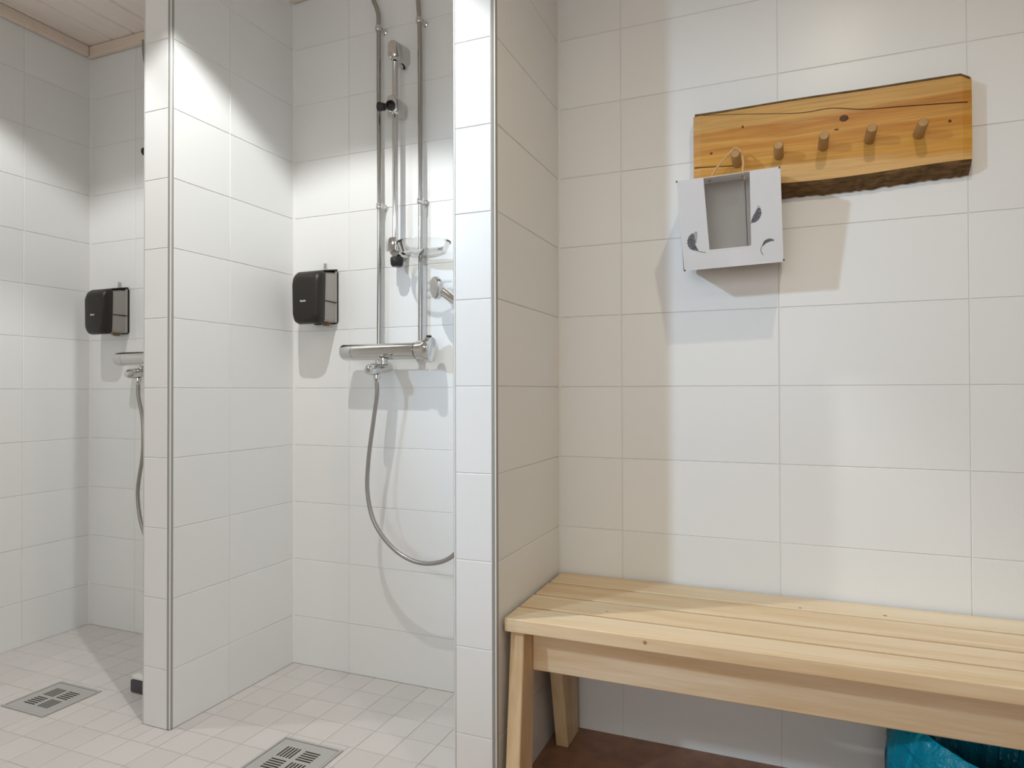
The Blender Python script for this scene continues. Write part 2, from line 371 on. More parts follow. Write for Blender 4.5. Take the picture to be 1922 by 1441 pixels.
# floor --------------------------------------------------------------
DR = [(-2.231, -2.036, 1.314, 1.501), (-1.297, -1.102, 1.310, 1.497)]
fl = wallbox('floor', XL-.12, -.67, YF, YB+.10, -.10, -PR, 'floor_grout'); tag(fl, 'pale small-tiled floor of the shower stalls')
fx = [-.885-.0995*k for k in range(-3, 20)]; fx = sorted([x for x in fx if XL+.02 < x < -.69] + [XL, -.67])
fy = sorted([1.224+.0982*k for k in range(-5, 8) if 1.224+.0982*k < YB-.02] + [YB])
def subtract(r, c):
    x0, x1, y0, y1 = r; a0, a1, b0, b1 = c
    if a1 <= x0 or a0 >= x1 or b1 <= y0 or b0 >= y1: return [r]
    out = []
    if a0 > x0: out.append((x0, a0, y0, y1))
    if a1 < x1: out.append((a1, x1, y0, y1))
    m0, m1 = max(x0, a0), min(x1, a1)
    if b0 > y0: out.append((m0, m1, y0, b0))
    if b1 < y1: out.append((m0, m1, b1, y1))
    return out
for xa, xb in zip(fx, fx[1:]):
    for ya, yb in zip(fy, fy[1:]):
        rs = [(xa, xb, ya, yb)]
        for c in DR + [(P1[0], P1[1], YE, YB), (P2[0], P2[1]+.1, YE, YB)]:
            rs = [q for r in rs for q in subtract(r, c)]
        for x0, x1, y0, y1 in rs:
            if x1-x0 < .012 or y1-y0 < .012: continue
            put_tile(fl, Vector(((x0+x1)/2, (y0+y1)/2, -PR)), (1, 0, 0), (0, 0, 1), x1-x0, y1-y0, 'floor_tile', .0024, .002)
bm = bmesh.new()                                  # the floor nearer than the camera can see, same tiles joined
x = XL
for i in range(20):
    for k in range(28):
        y1 = fy[0]-.0982*k
        box(bm, XL+.0995*i+.0015, XL+.0995*(i+1)-.0015, y1-.0967, y1-.0015, -PR, 0)
tag(finish('tile_field', bm, 'floor_tile', fl), kind='stuff')
fb = wallbox('floor_bench', -.67, XR+.12, YF, YB+.10, -.10, 0, 'brown'); tag(fb, 'dark brown floor under and before the bench')

# ceiling ------------------------------------------------------------
ce = wallbox('ceiling', XL-.12, XR+.12, YF-.12, YB+.10, ZC+.012, ZC+.10, 'gap'); tag(ce, 'pale pinkish wooden plank ceiling')
k = 0; x = -2.770
bmp = bmesh.new(); box(bmp, -.0585, .0585, YF, YB+.05, 0, .014, .005)
pm = finish('ceiling_plank', bmp, 'ceil', ce, loc=(x+.061, 0, ZC)); first = pm
while x < XR-.1:
    x += .122
    o = first.copy(); COL.objects.link(o); o.location = (x+.061, 0, ZC)
tn = 0
def ctrim(x0, x1, y0, y1, label):
    global tn; tn += 1
    bm = bmesh.new(); box(bm, x0, x1, y0, y1, ZC-.046, ZC-.0005, .006, 2)
    tag(finish('trim_%d' % tn, bm, 'ctrim'), label, kind='structure')
ctrim(XL+.0005, XL+.022, YF, YB-.023, 'wooden ceiling moulding along the left wall')
ctrim(XL+.0005, P1[0]-.0005, YB-.022, YB-.0005, 'wooden ceiling moulding along the back of the left stall')
ctrim(P1[1]+.0005, P2[0]-.0005, YB-.022, YB-.0005, 'wooden ceiling moulding along the back of the middle stall')
ctrim(P2[1]+.0005, XR-.0005, YN-.022, YN-.0005, 'wooden ceiling moulding above the bench wall')

# lamps --------------------------------------------------------------
for x, y, wts, colr, cone, blend, rad, label in DOWNLIGHTS:
    e = tag(empty('ceiling_downlight', (x, y, ZC)), label, 'lamp', 'downlights in the ceiling')
    bm = bmesh.new(); rr = []
    for r, z in ((.030, -.004), (.045, -.006), (.052, -.003), (.052, -.0002), (.030, -.0002)): rr.append([Vector((r*math.cos(2*PI*i/32), r*math.sin(2*PI*i/32), z)) for i in range(32)])
    rings(bm, rr, closed=True); finish('bezel', bm, 'lampwhite', e, True)
    bm = bmesh.new(); cyl(bm, (0, 0, -.0002), (0, 0, -.0035), .030, n=32); finish('lens', bm, 'lens', e)
    ld = bpy.data.lights.new('downlight', 'SPOT'); ld.energy = wts; ld.color = colr; ld.spot_size = math.radians(cone); ld.spot_blend = blend; ld.shadow_soft_size = rad
    lo = bpy.data.objects.new('bulb', ld); COL.objects.link(lo); lo.location = (0, 0, -.035); lo.parent = e
    if cone < 150: lo.rotation_euler = Vector((-.112, .028, -1)).to_track_quat('-Z', 'Y').to_euler()      # the lamp insert is tipped towards its stall
e = tag(empty('spotlight', (COOL[0], COOL[1], ZC)), 'cool white adjustable ceiling spotlight behind the photographer', 'lamp')
aim = (Vector(COOL[6])-Vector(COOL[:3])).normalized(); hd = Vector((0, 0, COOL[2]-ZC))
bm = bmesh.new(); lathe(bm, (0, 0, -.0002), (0, 0, -1), [(0, .05), (.018, .05), (.022, .046)], 28); finish('base', bm, 'lampwhite', e, True)
bm = bmesh.new(); cyl(bm, (0, 0, -.0222), hd-aim*.05, .007, n=12); finish('stem', bm, 'lampwhite', e, True)
bm = bmesh.new(); lathe(bm, hd-aim*.095, aim, [(0, .025), (.004, .040), (.080, .078), (.082, .078), (.082, .073), (.070, .068)], 28); finish('shade', bm, 'lampwhite', e, True)
bm = bmesh.new(); lathe(bm, hd-aim*.0245, aim, [(0, .0655), (.006, .065)], 24); finish('lens', bm, 'lenscool', e)
ld = bpy.data.lights.new('cool_bulb', 'SPOT'); ld.energy = COOL[3]; ld.color = COOL[4]; ld.shadow_soft_size = COOL[5]; ld.spot_size = math.radians(COOL[7]); ld.spot_blend = COOL[8]
lo = bpy.data.objects.new('bulb', ld); COL.objects.link(lo); lo.location = hd+aim*.02; lo.rotation_euler = aim.to_track_quat('-Z', 'Y').to_euler(); lo.parent = e
for x, y, wts, colr in FILL_PANELS:  # panels added to raise the ambient light, no such fixture seen
    e = tag(empty('added_fill_panel', (x, y, ZC)), 'added unseen square fill light panel %s' % ('towards the left wall' if x < 0 else 'towards the right wall'), 'lamp', 'added square fill light panels')
    bm = bmesh.new(); h = .30
    for a in ((-h, h, -h, -h+.02), (-h, h, h-.02, h), (-h, -h+.02, -h+.02, h-.02), (h-.02, h, -h+.02, h-.02)): box(bm, *a, -.022, -.0002, .002)
    finish('frame', bm, 'lampwhite', e)
    bm = bmesh.new(); box(bm, -h+.021, h-.021, -h+.021, h-.021, -.014, -.0002); finish('diffuser', bm, 'fillpanel', e)
    ld = bpy.data.lights.new('panel', 'AREA'); ld.shape = 'SQUARE'; ld.size = .55; ld.energy = wts; ld.color = colr
    lo = bpy.data.objects.new('fill_panel_light', ld); COL.objects.link(lo); lo.location = (0, 0, -.026); lo.parent = e

# ---------------------------------------------------------------- bench
be = tag(empty('bench', (.32, 1.63, 0)), 'long pale wooden slatted bench under the coat rack', 'bench')
BX0, BX1, BZ = -.607, 1.25, .437
def bpart(name, bm, mat='bench', smooth=False):
    o = finish(name, bm, mat); o.parent = be; o.matrix_parent_inverse = Matrix.Translation((-.32, -1.63, 0)); return o
for y0, y1 in ((1.425, 1.512), (1.524, 1.617), (1.630, 1.732), (1.745, 1.842)):
    bm = bmesh.new(); box(bm, BX0, BX1, y0, y1, BZ-.031, BZ, .0025, 2); sl = bpart('slat', bm)
    for kx, ky, kz, ax_, kr in {1.425: [(-.285, y0, BZ-.012, (0, -1, 0), .0045)], 1.524: [(-.40, 1.555, BZ, (0, 0, 1), .003), (.62, 1.58, BZ, (0, 0, 1), .005)], 1.745: [(.20, 1.765, BZ, (0, 0, 1), .005), (.02, 1.752, BZ, (0, 0, 1), .004)]}.get(y0, []):
        bm = bmesh.new(); lathe(bm, Vector((kx, ky, kz))-Vector(ax_)*.0004, ax_, [(0, kr), (.0007, kr*.9)], 12); ko = finish('knot', bm, 'benchknot', sl)
def leg(x0, x1, yt, yb, name='leg'):
    """board leg: yt = (front, back) at the top, yb at the foot"""
    bm = bmesh.new()
    rings(bm, [[Vector((x0, y[0], z)), Vector((x1, y[0], z)), Vector((x1, y[1], z)), Vector((x0, y[1], z))] for z, y in ((0.0, yb), (BZ-.0312, yt))])
    bmesh.ops.bevel(bm, geom=bm.edges[:], offset=.002, segments=1, affect='EDGES'); bpart(name, bm, 'benchz')
for xa, xb in ((-.600, -.566), (BX1-.045, BX1-.011)):
    leg(xa, xb, (1.445, 1.520), (1.402, 1.492)); leg(xa+.012, xb+.012, (1.640, 1.800), (1.734, 1.832))
    bm = bmesh.new(); box(bm, xa+.004, xb-.004, 1.521, 1.639, .345, BZ-.0315, .002); bpart('side_rail', bm)
bm = bmesh.new(); box(bm, -.5655, BX1-.0455, 1.497, 1.519, .297, BZ-.0315, .0025); bpart('apron', bm)
bm = bmesh.new(); box(bm, -.5555, BX1-.0455, 1.770, 1.790, .330, BZ-.0315, .0025); bpart('rear_apron', bm)

# ---------------------------------------------------------------- coat rack
ra = tag(empty('coat_rack', (.08, YN, 1.46)), 'varnished live-edge pine board with five wooden pegs on the tiled wall', 'coat rack')
RO = Vector((.08, YN, 1.46))
def rpart(name, bm, mat, smooth=False):
    o = finish(name, bm, mat, smooth=smooth); o.parent = ra; return o
bm = bmesh.new(); N = 34; rr = []; bb = []
XA, XB_ = -.229-RO.x, .388-RO.x
for i in range(N+1):
    t = i/N; x = XA+(XB_-XA)*t
    top = 1.677-RO.z + .006*math.sin(t*5.2+.4)*math.sin(t*PI) - .004*math.sin(t*PI*2)
    bot = 1.477-RO.z + .004*math.sin(t*7+1) - .004*(1-t)
    if t > .985: top -= .010*(t-.985)/.015
    if i == 0: top -= .004
    ins = .006 if i in (0, N) else 0
    yf = -.041+ins*.4; yb = -.0003
    rr.append([Vector((x, yb, bot+.004)), Vector((x, yf, bot)), Vector((x, yf, top)), Vector((x, yb, top+.007))])
rings(bm, rr); rpart('board', bm, 'board')
bm = bmesh.new(); rr = []
for i in range(N*2+1):
    t = i/(2*N); x = XA+(XB_-XA)*t+(.001 if i == 0 else -.001 if i == 2*N else 0)
    bot = 1.477-RO.z + .004*math.sin(t*7+1) - .004*(1-t)
    j = random.uniform(-.0012, .0012)
    rr.append([Vector((x, -.0004, bot+.0035)), Vector((x, -.0405, bot-.0003)), Vector((x, -.036, bot-.007+j)), Vector((x, -.022, bot-.019+j*1.5)), Vector((x, -.006, bot-.028+j*2)), Vector((x, -.0004, bot-.026))])
rings(bm, rr); o = rpart('bark_edge', bm, 'bark', False); o['label'] = 'dark rough bark left along the lower edge'
bm = bmesh.new(); rr = []
for i in range(N+1):
    t = i/N; x = XA+.004+(XB_-XA-.008)*t
    top = 1.677-RO.z + .006*math.sin(t*5.2+.4)*math.sin(t*PI) - .004*math.sin(t*PI*2) - (.010*(t-.985)/.015 if t > .985 else 0)
    rr.append([Vector((x, -.0005, top+.0075)), Vector((x, -.0405, top-.0035)), Vector((x, -.0418, top-.0030+random.uniform(-.0008, .0008))), Vector((x, -.0416, top+.0016)), Vector((x, -.030, top+.0055+random.uniform(0, .001))), Vector((x, -.0005, top+.011))])
rings(bm, rr); o = rpart('bark_edge', bm, 'bark'); o['label'] = 'thin dark bark along the upper edge'
PEG = [(1380, 288), (1461, 272), (1547, 254), (1637, 240), (1733, 229)]
for px in PEG:
    p = at(px[0], px[1], 1.748)-RO
    b0 = Vector((p.x, -.0405, p.z-.006)); ax = (p-b0).normalized(); ln = (p-b0).length
    bm = bmesh.new(); lathe(bm, b0, ax, [(0, .0118), (ln-.003, .0112), (ln, .0092)], 18); rpart('peg', bm, 'peg', True)
def spot(name, px, rx, rz, mat, proud=.0006):
    p = at(px[0], px[1], YN-.0412)-RO; bm = bmesh.new()
    rings(bm, [[Vector((p.x+rx*s*math.cos(2*PI*i/16)*(1+.12*math.sin(3*i)), y, p.z+rz*s*math.sin(2*PI*i/16))) for i in range(16)] for y, s in ((-.0408, 1), (-.0412-proud, .8))])
    rpart(name, bm, mat, True)
spot('knot', (1584, 222), .0105, .0085, 'knot'); spot('knot', (1570, 243), .0055, .0022, 'knot')
spot('screw', (1394, 238), .0032, .0032, 'knot'); spot('screw', (1783, 227), .0036, .0036, 'knot'); spot('screw', (1335, 288), .0034, .0034, 'knot')
# drying crack
bm = bmesh.new(); P = [at(x, y, YN-.0413)-RO for x, y in ((1309, 217), (1400, 214), (1500, 212), (1560, 203), (1620, 205), (1700, 199), (1816, 191))]
tube(bm, smoothpath(P, 6), lambda t: .0006+.0007*t, 6); rpart('crack', bm, 'knot')
bm = bmesh.new(); P = [at(x, y, YN-.0413)-RO for x, y in ((1304, 315), (1340, 313), (1378, 311))]
tube(bm, smoothpath(P, 4), .0013, 6); rpart('crack', bm, 'knot')

# ---------------------------------------------------------------- paper carrier box
BW, BH, BD, TH = .232, .217, .128, .0016
bx = tag(empty('carrier_box', (-.127, 1.706, 1.255)), 'white card carrier box with window and feather prints hanging from the leftmost peg', 'box')
bx.rotation_euler = (math.radians(10), math.radians(-1.4), 0)
def bxp(name, bm, mat, smooth=False): return finish(name, bm, mat, bx, smooth)
def panel(name, mat, x0, x1, y0, y1, z0, z1):
    bm = bmesh.new(); box(bm, x0, x1, y0, y1, z0, z1, .0004); return bxp(name, bm, mat)
# front: U shape around the window, slightly wider at the top as in the photo
wl_, wr_, wz = -BW/2+.060, BW/2-.067, .045
bm = bmesh.new()
out = [(-BW/2+.004, 0), (BW/2, 0), (BW/2, BH), (wr_, BH), (wr_-.003, wz+.001), (wr_-.005, wz), (wl_+.008, wz), (wl_+.006, wz+.001), (wl_, BH), (-BW/2-.004, BH)]
f0 = [bm.verts.new((x, 0, z)) for x, z in out]; f1 = [bm.verts.new((x, TH, z)) for x, z in out]
bm.faces.new(f0); bm.faces.new(f1[::-1])
for i in range(len(out)): bm.faces.new((f0[i], f0[(i+1) % len(out)], f1[(i+1) % len(out)], f1[i]))
bxp('front_panel', bm, 'card')
panel('side_panel', 'card', -BW/2, -BW/2+TH, TH+.0002, BD, 0, BH); panel('side_panel', 'card', BW/2-TH, BW/2, TH+.0002, BD, 0, BH)
panel('bottom_panel', 'card', -BW/2+TH, BW/2-TH, TH+.0002, BD, 0, TH)
seam = .032
panel('back_panel', 'cardin', -BW/2+TH, seam-.0006, BD-TH, BD, TH, BH-TH); panel('back_panel', 'cardin', seam+.0006, BW/2-TH, BD-TH-.001, BD-.001, TH, BH-TH)
panel('top_flap', 'card', -BW/2+TH, seam-.0006, .004, BD, BH-TH, BH); panel('top_flap', 'card', seam+.0006, BW/2-TH, .004, BD, BH-TH+.0004, BH+.0004)
panel('seam', 'black', seam-.0005, seam+.0005, BD-TH-.0022, BD-TH-.0012, .004, BH-.004)
panel('window_lip', 'card', wl_+.012, wr_-.008, -.0002, .012, wz-.003, wz-.0012)
for x, z in ((-BW/2-.003, BH-.001), (-BW/2+.005, .001), (BW/2+.0005, .004), (BW/2-.002, BH-.002)):
    bm = bmesh.new(); lathe(bm, (x, -.0012, z), (0, 1, 0), [(0, .0018), (.003, .0024)], 10); bxp('corner_slot', bm, 'black')
def feather(cx, cz, pts, wid, mat, quill):
    """vane along a curved spine, printed on the front panel"""
    sp = smoothpath([Vector((cx+x, -.00025, cz+z)) for x, z in pts], 8); bm = bmesh.new(); n = len(sp); L, R_ = [], []
    for i, p in enumerate(sp):
        t = i/(n-1); tg = (sp[min(i+1, n-1)]-sp[max(i-1, 0)]).normalized(); nn = Vector((-tg.z, 0, tg.x))
        w = wid*max(.05, math.sin(PI*min(1, t*.95+.05))**.7)*(1+.12*math.sin(i*2.3))
        L.append(bm.verts.new(p+nn*w)); R_.append(bm.verts.new(p-nn*w*.75))
    for i in range(n-1): bm.faces.new((L[i], L[i+1], R_[i+1], R_[i]))
    g = bmesh.ops.extrude_face_region(bm, geom=bm.faces[:]); bmesh.ops.translate(bm, vec=(0, -.0001, 0), verts=[v for v in g['geom'] if isinstance(v, bmesh.types.BMVert)])
    o = bxp('feather_print', bm, mat)
    b2 = bmesh.new(); tube(b2, smoothpath([Vector((cx+x, -.0004, cz+z)) for x, z in quill], 5), .0006, 6); finish('quill', b2, 'print', o)
feather(-.083, .050, [(-.003, .038), (-.010, .024), (-.008, .008), (.006, -.004)], .0105, 'print', [(-.010, .022), (-.006, .004), (.008, -.006), (.024, -.010)])
feather(-.079, .056, [(0, .036), (-.006, .022), (-.003, .008)], .0075, 'print2', [(-.004, .020), (-.003, .008)])
feather(.060, .108, [(.006, .022), (.003, .010), (-.004, -.002), (-.012, -.010)], .0090, 'print', [(.004, .016), (-.004, -.002), (-.014, -.012)])
feather(.061, .114, [(.004, .022), (.004, .010), (.001, .002)], .0055, 'print2', [(.004, .016), (.002, .004)])
feather(.075, .042, [(.022, .010), (.012, .012), (.002, .008), (-.004, -.001)], .0042, 'print', [(.004, .010), (-.005, .000), (-.008, -.012), (-.003, -.022)])
# twine handle over the peg
pg = at(PEG[0][0], PEG[0][1], 1.770)
inv = (Matrix.Translation(bx.location) @ bx.rotation_euler.to_matrix().to_4x4()).inverted()
A0 = Vector((-.048, .055, BH)); A1 = Vector((.030, .050, BH)); tp = inv @ (pg+Vector((0, 0, .0134)))
lf = inv @ (pg+Vector((-.0134, 0, .002))); rg = inv @ (pg+Vector((.0134, 0, .002)))
for pts in ([A0+Vector((0, 0, -.004)), A0*.55+lf*.45+Vector((-.004, 0, 0)), lf, tp, rg, A1*.5+rg*.5+Vector((.004, 0, .004)), A1+Vector((0, 0, -.004))],):
    bm = bmesh.new(); tube(bm, smoothpath(pts, 7), .0028, 8); bxp('twine_handle', bm, 'twine', True)

# ---------------------------------------------------------------- soap dispensers
def dispenser(loc):
    e = empty('soap_dispenser', loc)      # origin: wall, bottom centre
    def sec(y, w, z0, z1, r): return [Vector((a, y, (z0+z1)/2+b)) for a, b in rrect(w, z1-z0, r, 5)]
    bm = bmesh.new(); rings(bm, [sec(-.0004, .104, .006, .190, .012), sec(-.006, .104, .006, .190, .012)]); finish('back_plate', bm, 'bdark', e, True)
    bm = bmesh.new(); rings(bm, [sec(-.0062, .098, .010, .184, .010), sec(-.040, .101, .008, .180, .010), sec(-.0840, .104, .010, .172, .010)]); finish('tank', bm, 'smoke', e, True)
    bm = bmesh.new(); rings(bm, [sec(-.074, .1095, .002, .1800, .016), sec(-.092, .112, .000, .1765, .018), sec(-.106, .109, .002, .168, .022), sec(-.114, .101, .008, .157, .026), sec(-.1165, .088, .018, .145, .028)])
    for v in bm.verts: v.co.x *= .93+.07*min(1, v.co.z/.11)
    cv = finish('cover', bm, 'bdark', e, True); cv['label'] = 'dark brown front cover'
    bm = bmesh.new()
    rings(bm, [[Vector((x, y, z)) for x, y, z in ((-.054, -.0735, .1765), (.054, -.0735, .1765), (.054, -.0735, .1805), (-.054, -.0735, .1805))],
               [Vector((x, y, z)) for x, y, z in ((-.053, -.040, .1835), (.053, -.040, .1835), (.053, -.040, .1875), (-.053, -.040, .1875))],
               [Vector((x, y, z)) for x, y, z in ((-.052, -.0065, .1875), (.052, -.0065, .1875), (.052, -.0065, .1935), (-.052, -.0065, .1935))]])
    finish('top_lid', bm, 'bdark', e)
    bm = bmesh.new(); box(bm, -.0525, .0525, -.0735, -.0065, .0760, .0800, .001); finish('level_line', bm, 'bdark', e)
    bm = bmesh.new(); box(bm, .046, .0520, -.0170, -.0065, .010, .186, .002); finish('rear_rib', bm, 'smoke', e)
    bm = bmesh.new(); lathe(bm, (.030, -.040, .0070), (0, 0, -1), [(0, .016), (.006, .014), (.010, .010)], 16); finish('nozzle', bm, 'amber', e, True)
    cu = bpy.data.curves.new('lettering', 'FONT'); cu.body = 'katrin'; cu.size = .0098; cu.align_x = 'CENTER'; cu.extrude = .0002; cu.offset = .0002
    tmp = bpy.data.objects.new('tmp', cu); COL.objects.link(tmp); dg = bpy.context.evaluated_depsgraph_get(); dg.update()
    me = bpy.data.meshes.new_from_object(tmp.evaluated_get(dg)); bpy.data.objects.remove(tmp); me.materials.clear(); me.materials.append(M['white'])
    lt = bpy.data.objects.new('lettering', me); COL.objects.link(lt); lt.parent = cv; lt.location = (-.004, -.1167, .072); lt.rotation_euler = (PI/2, 0, 0); lt['label'] = 'small white brand lettering'
    bm = bmesh.new(); box(bm, -.006, .006, -.010, -.0004, .1936, .202, .001); cyl(bm, (0, -.006, .2022), (0, -.006, .217), .0055, n=14); finish('lock_tab', bm, 'chrome', e, True)
    return e
d2 = dispenser((-1.484, YB, 1.181)); tag(d2, 'dark soap dispenser with grey side on the middle stall back wall', 'soap dispenser', 'soap dispensers')
d1 = copy_tree(d2); d1.location = (-2.498, YB, 1.181); tag(d1, 'dark soap dispenser on the back wall of the left stall')

# ---------------------------------------------------------------- mixers
def mixer(loc):
    e = empty('shower_mixer', loc)        # origin: wall at body centre
    zc, yc, r = 0, -.072, .0285
    bm = bmesh.new(); x0, x1 = -.118, .112; rr = []
    def sq(x, s=1.): # rounded body section with a flat top
        o = []
        for i in range(28):
            a = 2*PI*i/28; yy = r*math.cos(a)*1.12; zz = r*math.sin(a)
            o.append(Vector((x, yc+yy*s, min(zz, r*.80)*s)))
        return o
    rings(bm, [sq(x0), sq(x1)]); finish('body', bm, 'chrome', e, True)
    bm = bmesh.new(); rings(bm, [sq(x0-.001), sq(x0-.036), sq(x0-.044, .93), sq(x0-.047, .8)]); finish('flow_handle', bm, 'chrome', e, True)
    bm = bmesh.new(); lathe(bm, (x1+.001, yc, 0), (1, 0, 0), [(0, .0285), (.026, .031), (.032, .0385), (.046, .0405), (.054, .0385), (.058, .031), (.060, .012)], 32); th = finish('temperature_handle', bm, 'chrome', e, True)
    bm = bmesh.new(); box(bm, x1+.036, x1+.050, yc-.009, yc+.004, .0395, .0445, .001); finish('safety_stop', bm, 'black', th)
    for x in (-.068, .088):
        bm = bmesh.new(); cyl(bm, (x, -.0004, 0), (x, -.012, 0), .026, .024, 24); cyl(bm, (x, -.0122, 0), (x, -.046, 0), .013, n=20); finish('wall_union', bm, 'chrome', e, True)
    # spout with diverter under the body, reaching forward
    bm = bmesh.new(); lathe(bm, (-.0105, -.040, -.052), (-.06, -1, -.10), [(0, .012), (.004, .0165), (.050, .0180), (.090, .0185), (.106, .0165), (.116, .011), (.119, .003)], 22); sp = finish('spout', bm, 'chrome', e, True)
    bm = bmesh.new(); lathe(bm, (-.010, -.074, -.023), (0, 0, -1), [(0, .017), (.006, .017), (.0065, .0135), (.012, .0135), (.0125, .0165), (.020, .0165)], 22); finish('neck', bm, 'chrome', sp, True)
    bm = bmesh.new(); lathe(bm, (-.012, -.098, -.0305), (0, 0, -1), [(0, .003), (.001, .010), (.008, .0115), (.0085, .009), (.0145, .009)], 18); finish('diverter_knob', bm, 'chrome', sp, True)
    bm = bmesh.new(); lathe(bm, (-.0135, -.108, -.0770), (0, 0, -1), [(0, .0115), (.011, .0115), (.013, .0095), (.0225, .0085)], 18); finish('hose_nut', bm, 'chrome', sp, True)
    return e
MX2 = (-1.192, YB, 1.085); MX1 = (-2.248, YB, 1.085)
m2 = tag(mixer(MX2), 'chrome thermostatic shower mixer on the middle stall back wall', 'shower mixer', 'shower mixers')
m1 = copy_tree(m2); m1.location = MX1; tag(m1, 'chrome shower mixer half hidden behind the partition in the left stall')

# ---------------------------------------------------------------- supply pipes
def pipe(name, label, pts, clips, dx):
    e = tag(empty(name, (pts[-1][0]+dx, YB, pts[-1][2])), label, 'pipe', 'shower supply pipes')
    off = Vector((-pts[-1][0], -YB, -pts[-1][2]))
    bm = bmesh.new(); tube(bm, [Vector(p)+off for p in smoothpath(pts, 6)], .0076, 16); finish('tube', bm, 'pipe', e, True)
    for x, z in clips:
        bm = bmesh.new(); lathe(bm, Vector((x, YB-.0292, z-.009))+off, (0, 0, 1), [(0, .0100), (.002, .0112), (.016, .0112), (.018, .0100)], 18)
        c = finish('pipe_clip', bm, 'chrome', e, True)
        bm = bmesh.new(); lathe(bm, Vector((x+.006, YB-.0003, z))+off, (0, -1, 0), [(0, .0105), (.004, .0095), (.006, .006), (.022, .0055)], 16); finish('clip_stem', bm, 'chrome', c, True)
    return e
yp = YB-.0292
LP = [(-1.278, yp, ZC-.046), (-1.277, yp, 2.300), (-1.270, yp, 2.255), (-1.254, yp, 2.215), (-1.2495, yp, 2.16), (-1.2490, yp, 1.9), (-1.2470, yp, 1.5), (-1.2490, yp, 1.1115)]
RP = [(-1.103, yp, ZC-.046), (-1.102, yp, 2.26), (-1.098, yp, 2.19), (-1.094, yp, 2.12), (-1.0925, yp, 1.9), (-1.0915, yp, 1.5), (-1.0930, yp, 1.1115)]
for dx, w in ((0, 'middle'), (-1.056, 'left')):
    pipe('water_pipe', 'left chrome supply pipe above the mixer in the %s stall' % w, LP, [(-1.2475, 1.565), (-1.2500, 2.155)], dx)
    pipe('water_pipe', 'right chrome supply pipe above the mixer in the %s stall' % w, RP, [(-1.0917, 1.565), (-1.0955, 2.150)], dx)

# ---------------------------------------------------------------- slide rail with slider and clear soap dish
def slide_rail(loc):
    e = empty('shower_rail', loc)         # origin: wall, lower bracket height
    yr = -.055
    bm = bmesh.new(); cyl(bm, (0, yr, .004), (0, yr, .592), .0095, n=20); finish('rail', bm, 'chrome', e, True)
    def stad(y, w, h, zc): return [Vector((a, y, zc+b)) for a, b in rrect(w, h, w/2-.0005, 7)]
    bm = bmesh.new(); rings(bm, [stad(-.0004, .046, .074, .628), stad(-.030, .042, .070, .628), stad(-.062, .036, .064, .626), stad(-.074, .032, .058, .626), stad(-.078, .022, .046, .626)])
    t = finish('top_bracket', bm, 'chrome', e, True)
    bm = bmesh.new(); cyl(bm, (.012, -.020, .5925), (.012, -.020, .582), .004, n=10); finish('screw', bm, 'black', t, True)
    bm = bmesh.new(); rings(bm, [stad(-.0004, .040, .056, -.012), stad(-.040, .038, .054, -.012), stad(-.060, .036, .052, -.010)])
    b = finish('bottom_bracket', bm, 'chrome', e, True)
    bm = bmesh.new(); box(bm, -.021, .017, -.080, -.0605, -.022, .022, .003, 2); finish('clip_cover', bm, 'chrome', b, True)
    bm = bmesh.new(); lathe(bm, (.004, -.052, -.0385), (0, 0, -1), [(0, .020), (.008, .022), (.024, .020), (.030, .015)], 22); k = finish('rail_end', bm, 'black', e, True); k['label'] = 'black plastic rail end'
    # slider
    bm = bmesh.new(); rings(bm, [stad(-.020, .034, .056, .447), stad(-.040, .038, .060, .447), stad(-.074, .036, .056, .449), stad(-.084, .028, .046, .451)])
    s = finish('slider', bm, 'chrome', e, True)
    bm = bmesh.new(); lathe(bm, (-.0185, -.070, .444), (-1, -.15, .15), [(0, .006), (.008, .0065), (.010, .0115), (.032, .0150), (.034, .013)], 16); finish('slider_knob', bm, 'black', s, True)
    bm = bmesh.new(); lathe(bm, (.004, -.082, .436), (.25, -1, .0), [(0, .013), (.012, .0165), (.016, .0160), (.0165, .012), (.008, .009)], 18); finish('hand_shower_cradle', bm, 'black', s, True)
    return e
r2 = tag(slide_rail((-1.170, YB, 1.425)), 'chrome shower slide rail with empty holder in the middle stall', 'shower rail', 'shower slide rails')
r1 = copy_tree(r2); r1.location = (-2.226, YB, 1.425); tag(r1, 'chrome shower slide rail hidden by the partition in the left stall')
def soap_dish(loc):
    e = empty('soap_dish', loc)
    def ov(a, b, z, n=36): return [Vector((a*math.cos(2*PI*i/n), b*math.sin(2*PI*i/n), z)) for i in range(n)]
    bm = bmesh.new(); rings(bm, [ov(.054, .046, -.034), ov(.072, .060, -.028), ov(.085, .073, .004), ov(.088, .076, .006), ov(.088, .076, .003), ov(.082, .070, .001), ov(.070, .058, -.0255), ov(.052, .044, -.0315)]); finish('tray', bm, 'clear', e, True)
    for k in (-1, 0, 1):
        bm = bmesh.new(); box(bm, -.05, .05, k*.016-.002, k*.016+.002, -.0314, -.024, .001); finish('rib', bm, 'clear', e)
    bm = bmesh.new(); box(bm, -.098, -.0885, -.004, .008, -.012, .002, .001); finish('clip', bm, 'clear', e)
    return e
so = tag(soap_dish((-1.053, YB-.0775, 1.414)), 'clear plastic oval soap dish at the foot of the slide rail', 'soap dish')

